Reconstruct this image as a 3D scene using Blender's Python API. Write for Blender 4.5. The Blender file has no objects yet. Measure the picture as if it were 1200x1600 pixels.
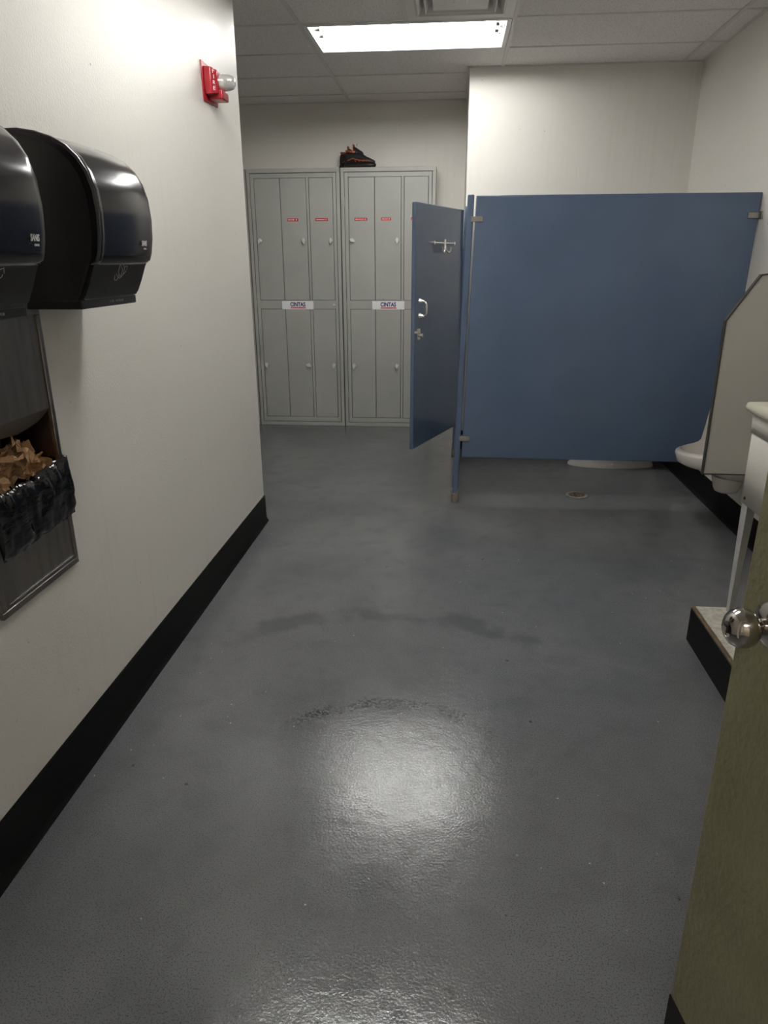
import bpy, bmesh, math, random
from mathutils import Vector, Matrix, noise
C = bpy.context.scene.collection
R = math.radians
random.seed(7)

# ------------------------------------------------------------------ materials
def mat(name, col, rough=.5, metal=0, var=0, vscale=6, bump=0, bscale=60, rvar=0, rscale=4, coat=0, spec=None, col2=None, detail=4, aniso=None):
    m = bpy.data.materials.new(name); m.use_nodes = True
    nt = m.node_tree; N = nt.nodes; L = nt.links
    b = N['Principled BSDF']
    b.inputs['Base Color'].default_value = (*col, 1)
    b.inputs['Roughness'].default_value = rough
    b.inputs['Metallic'].default_value = metal
    if coat: b.inputs['Coat Weight'].default_value = coat; b.inputs['Coat Roughness'].default_value = .08
    if spec is not None: b.inputs['Specular IOR Level'].default_value = spec
    tc = N.new('ShaderNodeTexCoord'); mp = N.new('ShaderNodeMapping'); L.new(tc.outputs['Object'], mp.inputs[0])
    if aniso: mp.inputs['Scale'].default_value = aniso
    src = mp.outputs[0]
    if var or col2:
        n = N.new('ShaderNodeTexNoise'); n.inputs['Scale'].default_value = vscale; n.inputs['Detail'].default_value = detail
        L.new(src, n.inputs[0])
        r = N.new('ShaderNodeValToRGB'); r.color_ramp.elements[0].position = .35; r.color_ramp.elements[1].position = .65
        c2 = col2 or tuple(min(1, c*(1+var)) for c in col)
        r.color_ramp.elements[0].color = (*(col if col2 else tuple(c*(1-var) for c in col)), 1)
        r.color_ramp.elements[1].color = (*c2, 1)
        L.new(n.outputs[0], r.inputs[0]); L.new(r.outputs[0], b.inputs['Base Color'])
    if rvar:
        n = N.new('ShaderNodeTexNoise'); n.inputs['Scale'].default_value = rscale; n.inputs['Detail'].default_value = 5
        L.new(src, n.inputs[0])
        mr = N.new('ShaderNodeMapRange'); mr.inputs[1].default_value = .3; mr.inputs[2].default_value = .7
        mr.inputs[3].default_value = max(0, rough-rvar); mr.inputs[4].default_value = rough+rvar
        L.new(n.outputs[0], mr.inputs[0]); L.new(mr.outputs[0], b.inputs['Roughness'])
    if bump:
        n = N.new('ShaderNodeTexNoise'); n.inputs['Scale'].default_value = bscale; n.inputs['Detail'].default_value = 3
        L.new(src, n.inputs[0])
        bp = N.new('ShaderNodeBump'); bp.inputs['Strength'].default_value = 1; bp.inputs['Distance'].default_value = bump
        L.new(n.outputs[0], bp.inputs['Height']); L.new(bp.outputs[0], b.inputs['Normal'])
    return m

def emat(name, col, s):
    m = bpy.data.materials.new(name); m.use_nodes = True
    b = m.node_tree.nodes['Principled BSDF']
    b.inputs['Base Color'].default_value = (*col, 1)
    b.inputs['Emission Color'].default_value = (*col, 1); b.inputs['Emission Strength'].default_value = s
    return m

def wall_material():
    m = mat('wall_paint', (.76, .735, .68), .42, bump=.0009, bscale=150, rvar=.06, rscale=3, spec=.38)
    nt = m.node_tree; N = nt.nodes; L = nt.links; b = N['Principled BSDF']
    tc = N.new('ShaderNodeTexCoord')
    # vertical drips and scattered scuffs, fixed dirt of the wall itself
    mp = N.new('ShaderNodeMapping'); mp.inputs['Scale'].default_value = (30, 30, 1.1); L.new(tc.outputs['Object'], mp.inputs[0])
    n1 = N.new('ShaderNodeTexNoise'); n1.inputs['Scale'].default_value = 1.6; n1.inputs['Detail'].default_value = 3; L.new(mp.outputs[0], n1.inputs[0])
    n2 = N.new('ShaderNodeTexNoise'); n2.inputs['Scale'].default_value = 1.3; L.new(tc.outputs['Object'], n2.inputs[0])
    mu = N.new('ShaderNodeMath'); mu.operation = 'MULTIPLY'; L.new(n1.outputs[0], mu.inputs[0]); L.new(n2.outputs[0], mu.inputs[1])
    r = N.new('ShaderNodeMapRange'); r.inputs[1].default_value = .3; r.inputs[2].default_value = .45; r.inputs[3].default_value = 0; r.inputs[4].default_value = .16
    L.new(mu.outputs[0], r.inputs[0])
    mx = N.new('ShaderNodeMix'); mx.data_type = 'RGBA'; mx.inputs[6].default_value = (.76, .735, .68, 1); mx.inputs[7].default_value = (.62, .56, .47, 1)
    L.new(r.outputs[0], mx.inputs[0])
    v = N.new('ShaderNodeTexVoronoi'); v.inputs['Scale'].default_value = 9; L.new(tc.outputs['Object'], v.inputs[0])
    r2 = N.new('ShaderNodeMapRange'); r2.inputs[1].default_value = .02; r2.inputs[2].default_value = .045; r2.inputs[3].default_value = .6; r2.inputs[4].default_value = 0
    L.new(v.outputs['Distance'], r2.inputs[0])
    mx2 = N.new('ShaderNodeMix'); mx2.data_type = 'RGBA'; mx2.inputs[7].default_value = (.2, .17, .13, 1)
    L.new(mx.outputs[2], mx2.inputs[6]); L.new(r2.outputs[0], mx2.inputs[0]); L.new(mx2.outputs[2], b.inputs['Base Color'])
    return m

def floor_material():
    m = bpy.data.materials.new('painted_floor'); m.use_nodes = True
    nt = m.node_tree; N = nt.nodes; L = nt.links; b = N['Principled BSDF']
    tc = N.new('ShaderNodeTexCoord')
    def nz(s, d=4, dist=0, sc=None):
        n = N.new('ShaderNodeTexNoise'); n.inputs['Scale'].default_value = s; n.inputs['Detail'].default_value = d
        n.inputs['Distortion'].default_value = dist
        if sc:
            mp = N.new('ShaderNodeMapping'); mp.inputs['Scale'].default_value = sc; L.new(tc.outputs['Object'], mp.inputs[0]); L.new(mp.outputs[0], n.inputs[0])
        else: L.new(tc.outputs['Object'], n.inputs[0])
        return n.outputs[0]
    def mr(x, a, b_, c, d):
        r = N.new('ShaderNodeMapRange'); r.interpolation_type = 'SMOOTHSTEP'; r.inputs[1].default_value = a; r.inputs[2].default_value = b_; r.inputs[3].default_value = c; r.inputs[4].default_value = d
        L.new(x, r.inputs[0]); return r.outputs[0]
    def math_(op, a, b2):
        n = N.new('ShaderNodeMath'); n.operation = op
        for i, q in enumerate((a, b2)):
            if isinstance(q, (int, float)): n.inputs[i].default_value = q
            else: L.new(q, n.inputs[i])
        return n.outputs[0]
    def mix(f, a, c):
        x = N.new('ShaderNodeMix'); x.data_type = 'RGBA'
        if isinstance(a, tuple): x.inputs[6].default_value = (*a, 1)
        else: L.new(a, x.inputs[6])
        x.inputs[7].default_value = (*c, 1); L.new(f, x.inputs[0]); return x.outputs[2]
    big = nz(1.1, 5, .6)
    col = mix(mr(big, .35, .65, 0, 1), FLOOR_A, FLOOR_B)
    grain = nz(260, 3)
    col = mix(mr(grain, .48, .70, 0, .7), col, (.035, .035, .034))
    blotch = nz(9, 6, .4)
    col = mix(mr(blotch, .42, .85, 0, .4), col, (.075, .077, .078))
    # mop arcs: rings with broken edges
    def ring(cx, cy, rad, w, ns):
        s = N.new('ShaderNodeSeparateXYZ'); L.new(tc.outputs['Object'], s.inputs[0])
        dx = math_('SUBTRACT', s.outputs[0], cx); dy = math_('SUBTRACT', s.outputs[1], cy)
        d = math_('SQRT', math_('ADD', math_('MULTIPLY', dx, dx), math_('MULTIPLY', dy, dy)), 0)
        d = math_('ADD', d, mr(nz(ns, 6), 0, 1, -.03, .03))
        e = math_('ABSOLUTE', math_('SUBTRACT', d, rad), 0)
        return mr(e, w*.4, w, 1, 0), mr(dy, rad*.55, rad*.85, 0, 1)
    r1, up1 = ring(-.17, 1.70, .43, .04, 60)
    a1 = math_('MULTIPLY', r1, up1)
    a1 = math_('MULTIPLY', a1, math_('MULTIPLY', mr(nz(85, 4), .45, .55, 0, .95), mr(nz(4.3, 2), .40, .52, .15, 1)))
    col = mix(a1, col, (.03, .031, .032))
    r2, up2 = ring(-.23, 1.92, .88, .09, 14)
    a2 = math_('MULTIPLY', math_('MULTIPLY', r2, up2), mr(nz(5, 3), .4, .6, 0, .45))
    col = mix(a2, col, (.045, .047, .05))
    # pale grit
    v = N.new('ShaderNodeTexVoronoi'); v.inputs['Scale'].default_value = 16; L.new(tc.outputs['Object'], v.inputs[0])
    sp = mr(v.outputs['Distance'], .03, .055, 1, 0)
    sp = math_('MULTIPLY', sp, mr(nz(3, 2), .45, .55, 0, 1))
    col = mix(sp, col, (.4, .4, .4))
    v2 = N.new('ShaderNodeTexVoronoi'); v2.inputs['Scale'].default_value = 4.5; L.new(tc.outputs['Object'], v2.inputs[0])
    dk = mr(math_('ADD', v2.outputs['Distance'], mr(nz(90, 2), 0, 1, -.03, .03)), .015, .035, 1, 0)
    col = mix(math_('MULTIPLY', dk, .8), col, (.02, .018, .016))
    L.new(col, b.inputs['Base Color'])
    rough = mr(nz(2.2, 6, .5), .3, .7, .11, .19)
    rough = math_('ADD', rough, mr(nz(40, 4), .3, .7, 0, .03))
    rough = math_('MINIMUM', rough, .262)
    L.new(rough, b.inputs['Roughness'])
    bp = N.new('ShaderNodeBump'); bp.inputs['Strength'].default_value = 1; bp.inputs['Distance'].default_value = .00048
    h = math_('ADD', nz(150, 3), math_('MULTIPLY', nz(30, 2), 1.2))
    h = math_('ADD', h, math_('MULTIPLY', nz(6, 2), 2.5))
    L.new(h, bp.inputs['Height']); L.new(bp.outputs[0], b.inputs['Normal'])
    return m

def tile_material():
    m = mat('ceiling_tile_board', (.84, .80, .78), .9)
    nt = m.node_tree; N = nt.nodes; L = nt.links; b = N['Principled BSDF']
    tc = N.new('ShaderNodeTexCoord')
    v = N.new('ShaderNodeTexNoise'); v.inputs['Scale'].default_value = 110; v.inputs['Detail'].default_value = 3; L.new(tc.outputs['Object'], v.inputs[0])
    r = N.new('ShaderNodeValToRGB'); r.color_ramp.elements[0].position = .3; r.color_ramp.elements[0].color = (.56, .53, .51, 1)
    r.color_ramp.elements[1].position = .47; r.color_ramp.elements[1].color = (.84, .80, .78, 1)
    L.new(v.outputs[0], r.inputs[0]); L.new(r.outputs[0], b.inputs['Base Color'])
    bp = N.new('ShaderNodeBump'); bp.inputs['Distance'].default_value = .001; L.new(v.outputs[0], bp.inputs['Height']); L.new(bp.outputs[0], b.inputs['Normal'])
    return m

FLOOR_A = (.126, .130, .138); FLOOR_B = (.158, .161, .167)
M = {}
M['wall'] = wall_material()
M['floor'] = floor_material()
M['tile'] = tile_material()
M['tbar'] = mat('ceiling_grid_metal', (.68, .65, .63), .45)
M['black_base'] = mat('black_rubber', (.006, .006, .006), .5, bump=.0003, bscale=90, spec=.1)
M['locker'] = mat('grey_locker_enamel', (.40, .405, .375), .36, var=.03, vscale=3, rvar=.05, bump=.0002, bscale=200)
M['gap'] = mat('dark_gap', (.015, .015, .015), .8)
M['chrome'] = mat('chrome', (.78, .77, .74), .22, .85)
M['handle'] = mat('bright_handle_metal', (.80, .79, .76), .3, .35)
M['nickel'] = mat('satin_nickel', (.50, .47, .44), .13, 1)
M['white_sticker'] = mat('white_sticker', (.93, .93, .93), .4)
M['navy'] = mat('navy_ink', (.02, .025, .13), .5)
M['red'] = mat('red_label', (.6, .03, .035), .4)
M['redplastic'] = mat('red_plastic', (.33, .012, .022), .3)
M['whiteink'] = mat('white_ink', (.85, .83, .82), .5)
M['greyink'] = mat('grey_ink', (.32, .32, .33), .5)
M['blue'] = mat('blue_partition_laminate', (.102, .143, .225), .11, var=.04, vscale=2.5, rvar=.04, rscale=3, bump=.00006, bscale=500)
M['blue_edge'] = M['blue']
M['brass'] = mat('worn_steel_shoe', (.36, .31, .27), .35, 1, var=.3, vscale=40)
M['bracket'] = mat('bracket_metal', (.42, .40, .38), .3, 1)
M['plastic_black'] = mat('glossy_black_plastic', (.013, .012, .015), .17, rvar=.04, rscale=8, bump=.00005, bscale=150)
M['plastic_side'] = mat('matte_black_plastic', (.017, .014, .014), .32, bump=.0002, bscale=300)
M['plastic_rim'] = mat('black_plastic_rim', (.03, .029, .033), .28)
M['steel'] = mat('brushed_steel', (.26, .235, .215), .42, 1, var=.12, vscale=5, rvar=.06, rscale=30, aniso=(1, 8, 1))
M['steel_trim'] = mat('steel_trim', (.30, .27, .25), .3, 1, var=.1, vscale=20)
M['dark_steel'] = mat('dark_recess_steel', (.22, .175, .145), .4, 1)
M['bag'] = mat('black_plastic_bag', (.004, .004, .0045), .13, bump=.004, bscale=1, aniso=(22, 9, 40))
M['kraft'] = mat('brown_paper_towel', (.56, .35, .19), .85, var=.12, vscale=30, bump=.001, bscale=80)
M['porcelain'] = mat('white_porcelain', (.72, .68, .63), .1, coat=.3)
M['screen'] = mat('grey_screen_laminate', (.50, .485, .44), .33, bump=.0001, bscale=300)
M['screen_edge'] = mat('dark_bronze_trim', (.10, .09, .075), .35, .6)
M['tub'] = mat('white_tub_plastic', (.66, .63, .57), .4, var=.03, vscale=6)
M['tub_rim'] = mat('aged_white_plastic', (.70, .67, .55), .42, var=.09, vscale=12)
M['leg'] = mat('grey_leg_enamel', (.42, .42, .41), .4)
M['plinth_top'] = mat('worn_white_board', (.62, .59, .52), .5, col2=(.40, .37, .31), vscale=38, detail=8, bump=.0006, bscale=60)
M['wood'] = mat('raw_wood_edge', (.13, .085, .05), .6, var=.3, vscale=30)
M['door'] = mat('olive_door_paint', (.20, .185, .105), .5, var=.07, vscale=9, bump=.003, bscale=75)
M['jamb'] = mat('door_frame_paint', (.25, .23, .14), .45)
M['pan'] = mat('white_fixture_enamel', (.72, .73, .72), .35)
TUBE_MAT = emat('lit_tube', (1.0, .99, .965), 25)
M['tube'] = TUBE_MAT
M['tube_fill'] = emat('lit_fill_tube', (1.0, .97, .93), 30)  # glow of the added fill lamp in the hallway
M['vent'] = mat('white_vent_enamel', (.74, .71, .69), .45)
M['drain'] = mat('rusty_drain_metal', (.16, .13, .10), .5, .7, var=.5, vscale=60, bump=.001, bscale=80)
M['drain_ring'] = mat('pale_drain_ring', (.20, .19, .165), .5, .3, var=.4, vscale=50)
M['hall'] = mat('hallway_paint', (.60, .56, .48), .6)
M['shoe_black'] = mat('black_shoe_mesh', (.012, .011, .013), .55, bump=.0005, bscale=400)
M['shoe_sole'] = mat('black_rubber_sole', (.012, .011, .011), .45)
M['shoe_orange'] = mat('rust_orange_trim', (.30, .075, .025), .45)
M['lens'] = mat('clear_strobe_lens', (.72, .72, .70), .08, .55)

# ------------------------------------------------------------------ mesh helpers
class MB:
    def __init__(s): s.bm = bmesh.new(); s.mi = 0
    def _mark(s, fs, mi):
        for f in fs: f.material_index = mi
    def box(s, a, b, mi=0):
        x0, y0, z0 = a; x1, y1, z1 = b
        v = [s.bm.verts.new((x, y, z)) for x in (x0, x1) for y in (y0, y1) for z in (z0, z1)]
        fs = [s.bm.faces.new([v[i] for i in q]) for q in ((0, 1, 3, 2), (4, 6, 7, 5), (0, 4, 5, 1), (2, 3, 7, 6), (0, 2, 6, 4), (1, 5, 7, 3))]
        s._mark(fs, mi); return s
    def prism(s, poly, axis, a, b, mi=0):
        # poly in the other two axes (cyclic order kept), extruded along axis from a to b
        def P(p, t):
            q = list(p); q.insert(axis, t); return q
        A = [s.bm.verts.new(P(p, a)) for p in poly]; B = [s.bm.verts.new(P(p, b)) for p in poly]
        n = len(poly); fs = [s.bm.faces.new(A), s.bm.faces.new(B[::-1])]
        for i in range(n): fs.append(s.bm.faces.new((A[i], B[i], B[(i+1) % n], A[(i+1) % n])))
        s._mark(fs, mi); return s
    def loft(s, rings, cap=True, mi=0, closed=True):
        V = [[s.bm.verts.new(p) for p in r] for r in rings]; fs = []
        n = len(V[0])
        for i in range(len(V)-1):
            for j in range(n if closed else n-1):
                fs.append(s.bm.faces.new((V[i][j], V[i][(j+1) % n], V[i+1][(j+1) % n], V[i+1][j])))
        if cap: fs.append(s.bm.faces.new(V[0][::-1])); fs.append(s.bm.faces.new(V[-1]))
        s._mark(fs, mi); return s
    def lathe(s, prof, o, d, n=24, mi=0, cap=True):
        # prof: (t along d, radius)
        o = Vector(o); d = Vector(d).normalized(); u = d.orthogonal().normalized(); w = d.cross(u)
        rings = [[o+d*t+(u*math.cos(k*2*math.pi/n)+w*math.sin(k*2*math.pi/n))*max(r, 1e-4) for k in range(n)] for t, r in prof]
        return s.loft(rings, cap, mi)
    def cyl(s, a, b, r, n=16, mi=0, r2=None):
        a = Vector(a); b = Vector(b); l = (b-a).length
        return s.lathe([(0, r), (l, r2 if r2 is not None else r)], a, b-a, n, mi)
    def tube(s, pts, r, n=10, mi=0):
        pts = [Vector(p) for p in pts]; rings = []
        up = None
        for i, p in enumerate(pts):
            d = (pts[min(i+1, len(pts)-1)]-pts[max(i-1, 0)]).normalized()
            if up is None: up = d.orthogonal().normalized()
            up = (up-d*up.dot(d)).normalized(); w = d.cross(up)
            rings.append([p+(up*math.cos(k*2*math.pi/n)+w*math.sin(k*2*math.pi/n))*r for k in range(n)])
        return s.loft(rings, True, mi)
    def build(s, name, mats, parent=None, smooth=False, bevel=0, local=False, seg=2, kind=None, angle=35, solid=0, sub=0):
        bm = s.bm
        bmesh.ops.recalc_face_normals(bm, faces=bm.faces)
        me = bpy.data.meshes.new(name)
        off = Vector((0, 0, 0))
        if not local:
            p = parent
            while p: off += p.location; p = p.parent
        loc = Vector((0, 0, 0))
        if parent is None and kind != 'structure':
            xs = [v.co for v in bm.verts]
            loc = Vector(((min(c.x for c in xs)+max(c.x for c in xs))/2, (min(c.y for c in xs)+max(c.y for c in xs))/2, min(c.z for c in xs)))
            off = loc
        elif sub != 'noorig':
            pass
        bmesh.ops.translate(bm, verts=bm.verts, vec=-off)
        bm.to_mesh(me); bm.free()
        if not isinstance(mats, (list, tuple)): mats = [mats]
        for m in mats: me.materials.append(m)
        if smooth:
            for f in me.polygons: f.use_smooth = True
            me.set_sharp_from_angle(angle=R(angle))
        o = bpy.data.objects.new(name, me); C.objects.link(o); o.location = loc; o.parent = parent
        if solid:
            md = o.modifiers.new('solid', 'SOLIDIFY'); md.thickness = solid
        if bevel:
            md = o.modifiers.new('bevel', 'BEVEL'); md.width = bevel; md.segments = seg; md.limit_method = 'ANGLE'; md.angle_limit = R(40)
            for f in me.polygons: f.use_smooth = True
            me.set_sharp_from_angle(angle=R(40)) if not smooth else None
            md.harden_normals = False
        if isinstance(sub, int) and sub:
            md = o.modifiers.new('sub', 'SUBSURF'); md.levels = sub; md.render_levels = sub
        if kind: o['kind'] = kind
        return o

def tag(o, label, cat, group=None):
    o['label'] = label; o['category'] = cat
    if group: o['group'] = group
    return o
def thing(name, loc, label, cat, group=None, rz=0):
    o = bpy.data.objects.new(name, None); C.objects.link(o); o.location = loc; o.rotation_euler.z = rz
    o.empty_display_size = .1
    return tag(o, label, cat, group)
def struct(mb, name, m, **k):
    return mb.build(name, m, kind='structure', **k)

def text(name, s, height, width, origin, right, up, m, parent, depth=.0006, bold=0, local=False):
    """lettering as thin raised mesh; centred at origin"""
    cu = bpy.data.curves.new(name, 'FONT'); cu.body = s; cu.size = 1; cu.extrude = .001; cu.offset = bold
    cu.align_x = 'CENTER'; cu.align_y = 'CENTER'
    to = bpy.data.objects.new('tmp', cu)
    C.objects.link(to)
    dg = bpy.context.evaluated_depsgraph_get()
    me = bpy.data.meshes.new_from_object(to.evaluated_get(dg))
    bpy.data.objects.remove(to); bpy.data.curves.remove(cu)
    xs = [v.co.x for v in me.vertices]; ys = [v.co.y for v in me.vertices]
    cx, cy = (min(xs)+max(xs))/2, (min(ys)+max(ys))/2
    sx = width/(max(xs)-min(xs)); sy = height/(max(ys)-min(ys))
    r = Vector(right).normalized(); u = Vector(up).normalized(); n = r.cross(u)
    off = Vector((0, 0, 0))
    if not local:
        p = parent
        while p: off += p.location; p = p.parent
    for v in me.vertices:
        q = v.co.copy()
        v.co = Vector(origin)-off + r*(q.x-cx)*sx + u*(q.y-cy)*sy + n*(depth if q.z > 0 else 0)
    me.name = name; me.materials.clear(); me.materials.append(m)
    o = bpy.data.objects.new(name, me); C.objects.link(o); o.parent = parent
    return o

# ------------------------------------------------------------------ camera (eye 1.476 m, phone lens)
F, PITCH, YAW, ROLL, HC = 1108.24, .3411, .0947, -.0040, 1.476
cam = bpy.data.cameras.new('camera'); co = bpy.data.objects.new('camera', cam); C.objects.link(co)
cam.sensor_fit = 'HORIZONTAL'; cam.sensor_width = 36; cam.lens = F*36/1200; cam.clip_start = .02
c_, s_ = math.cos(ROLL), math.sin(ROLL)
Rt = Vector((math.cos(YAW), math.sin(YAW), 0))
Up = Vector((-math.sin(YAW)*math.sin(PITCH), math.cos(YAW)*math.sin(PITCH), math.cos(PITCH)))
r_ = Rt*c_+Up*s_; u_ = -Rt*s_+Up*c_; b_ = r_.cross(u_)
co.matrix_world = Matrix(((r_.x, u_.x, b_.x, 0), (r_.y, u_.y, b_.y, 0), (r_.z, u_.z, b_.z, HC), (0, 0, 0, 1)))
bpy.context.scene.camera = co

# ------------------------------------------------------------------ room shell
XL, XR, YC, YS, YB, HT = -1.092, 1.65, 3.93, 5.742, 6.80, 2.745
XF = -2.85
struct(MB().box((-3.0, -2.3, -.1), (1.8, 6.95, 0)), 'floor', M['floor']).location.z
# left wall with the opening for the waste receptacle
HY0, HY1, HZ0, HZ1 = 1.478, 1.828, .650, 1.352
w = MB(); TL = XL-.2
w.box((TL, .22, 0), (XL, HY0, HT+.1)); w.box((TL, HY1, 0), (XL, YC, HT+.1))
w.box((TL, HY0, 0), (XL, HY1, HZ0)); w.box((TL, HY0, HZ1), (XL, HY1, HT+.1)); w.box((TL, HY0, HZ0), (TL+.03, HY1, HZ1))
struct(w, 'wall_left', M['wall'])
struct(MB().box((XR, .1, 0), (XR+.12, 6.95, HT+.1)), 'wall_right', M['wall'])
struct(MB().box((XF-.12, YB, 0), (.072, YB+.12, HT+.1)), 'wall_back', M['wall'])
struct(MB().box((.072, YS, 0), (XR, YB+.12, HT+.1)), 'wall_chase', M['wall'])
struct(MB().box((XF-.12, 3.0, 0), (XF, YB, HT+.1)), 'wall_alcove_left', M['wall'])
struct(MB().box((XF, 3.0, 0), (TL, 3.1, HT+.1)), 'wall_alcove_front', M['wall'])
# front wall with doorway behind the camera
DX0, DX1, DH = -.42, .625, 2.13
w = MB(); w.box((-1.292, .10, 0), (DX0, .22, HT+.1)); w.box((DX1, .10, 0), (XR, .22, HT+.1)); w.box((DX0, .10, DH), (DX1, .22, HT+.1))
struct(w, 'wall_front', M['wall'])
w = MB()
for a, b in (((DX0, .08, 0), (DX0+.03, .24, DH)), ((DX1-.03, .08, 0), (DX1, .24, DH)), ((DX0, .08, DH-.03), (DX1, .24, DH))): w.box(a, b)
struct(w, 'trim_3', M['jamb'])
# hallway
w = MB(); w.box((-1.4, -2.2, 0), (-1.3, .1, 2.745)); w.box((1.3, -2.2, 0), (1.4, .1, 2.745)); w.box((-1.4, -2.3, 0), (1.4, -2.2, 2.745))
struct(w, 'wall_hallway', M['hall'])
struct(MB().box((-1.4, -2.3, 2.745), (1.4, .1, 2.8)), 'ceiling_hallway', M['hall'])

# ceiling tiles and grid
GX, GY, SX, SY = -.9205, 4.674, 1.2192, .6096
xl_ = [XF]+[GX+SX*k for k in (-1, 0, 1, 2)]+[XR]; yl_ = [.22]+[GY+SY*k for k in range(-7, 4)]+[YB]
FIX = [(GX, GY), (GX, GY-4*SY)]; VENT = (-.3105, GY-SY)
w = MB()
def tile(x0, x1, y0, y1):
    w.box((x0+.002, y0+.002, HT+.002), (x1-.002, y1-.002, HT+.02))
for i in range(len(xl_)-1):
    for j in range(len(yl_)-1):
        x0, x1, y0, y1 = xl_[i], xl_[i+1], yl_[j], yl_[j+1]
        if any(abs(x0-fx) < .01 and abs(y0-fy) < .01 for fx, fy in FIX): continue
        if abs(y0-VENT[1]) < .01 and abs(x0-GX) < .01:
            tile(x0, VENT[0], y0, y1); continue
        tile(x0, x1, y0, y1)
w.box((XF, .1, HT+.16), (XR, YB, HT+.18))
struct(w, 'ceiling', M['tile'])
w = MB(); tw = .012
for x in xl_[1:-1]: w.box((x-tw, .22, HT-.004), (x+tw, YB, HT+.012))
struct(w, 'trim_1', M['tbar'])
w = MB()
for y in yl_[1:-1]: w.box((XF, y-tw*.8, HT-.0025), (XR, y+tw*.8, HT+.010))
w.box((VENT[0]-tw, VENT[1], HT-.003), (VENT[0]+tw, VENT[1]+SY, HT+.012))
struct(w, 'trim_2', M['tbar'])
w = MB()
w.box((XF, YB-.02, HT-.004), (.072, YB, HT+.01)); w.box((.06, YS-.02, HT-.004), (XR, YS, HT+.01)); w.box((XR-.02, .22, HT-.004), (XR, YS, HT+.01))
w.box((.052, YS-.02, HT-.004), (.072, YB, HT+.01)); w.box((XL, .22, HT-.004), (XL+.02, YC, HT+.01))
struct(w, 'trim_4', M['tbar'])

# baseboards (with a small cove toe)
BH = .158
def cove(x_wall, s):   # profile in (x, z)
    return [(x_wall, 0), (x_wall+s*.022, 0), (x_wall+s*.016, .006), (x_wall+s*.008, .02), (x_wall+s*.006, BH-.004), (x_wall+s*.003, BH), (x_wall, BH)]
w = MB()
prof = cove(XL, 1)
w.prism(prof, 1, .22, YC+.006)
w.box((XL-.2, YC, 0), (XL+.006, YC+.006, BH))
struct(w, 'baseboard_left', M['black_base'], smooth=True)
w = MB(); w.prism(cove(XR, -1), 1, 2.69, YS)
struct(w, 'baseboard_right', M['black_base'], smooth=True)
w = MB(); w.box((.072, YS-.006, 0), (XR-.022, YS, BH))
struct(w, 'baseboard_chase', M['black_base'])

# door on the near right, swung open
hinge = Vector((.592, .245)); E_ = Vector((.442, .997))
dv = (E_-hinge); DL = dv.length; ang = math.atan2(dv.y, dv.x)
dr = bpy.data.objects.new('door_1', None); C.objects.link(dr); dr['kind'] = 'structure'
dr.location = (hinge.x, hinge.y, 0); dr.rotation_euler.z = ang
# local: +x towards free edge, +y = face towards -X (room side)
MB().box((0, -.044, .012), (DL, 0, 2.1)).build('door_slab', M['door'], dr, local=True, bevel=.003)
MB().box((.004, -.0005, .014), (DL+.0008, .0022, .176)).build('kick_strip', M['black_base'], dr, local=True)
ks = MB(); ks.box((DL, -.043, .014), (DL+.002, 0, .172)); ks.build('kick_strip', M['black_base'], dr, local=True)
kx, kz = DL-.068, .990
MB().lathe([(0, .033), (.003, .033), (.006, .030), (.009, .018)], (kx, 0, kz+.002), (0, 1, 0), 40).build('rosette', M['nickel'], dr, smooth=True, local=True)
kb = MB(); kb.lathe([(.006, .0125), (.014, .0115), (.020, .0125), (.0225, .016), (.026, .0215), (.033, .0265), (.042, .0288), (.050, .0275), (.057, .0235), (.0615, .018), (.0640, .0125), (.0645, .0115), (.063, .0105), (.0635, .0)], (kx, 0, kz), (0, 1, 0), 48)
kn = kb.build('door_knob', M['nickel'], dr, smooth=True, local=True, angle=60)
MB().box((kx-.0015, .0625, kz-.006), (kx+.0015, .0645, kz+.006)).build('key_slot', M['gap'], kn, local=True)
MB().lathe([(0, .033), (.003, .033), (.006, .030), (.009, .018)], (kx, -.044, kz), (0, -1, 0), 30).build('rosette', M['nickel'], dr, smooth=True, local=True)
kb = MB(); kb.lathe([(.006, .0125), (.014, .0115), (.0225, .016), (.033, .0265), (.042, .0288), (.057, .0235), (.064, .0)], (kx, -.044, kz), (0, -1, 0), 32)
kb.build('door_knob', M['nickel'], dr, smooth=True, local=True)
for z in (.25, 1.05, 1.85):
    MB().cyl((-.006, .006, z-.05), (-.006, .006, z+.05), .006).build('hinge', M['nickel'], dr, smooth=True, local=True)

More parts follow.
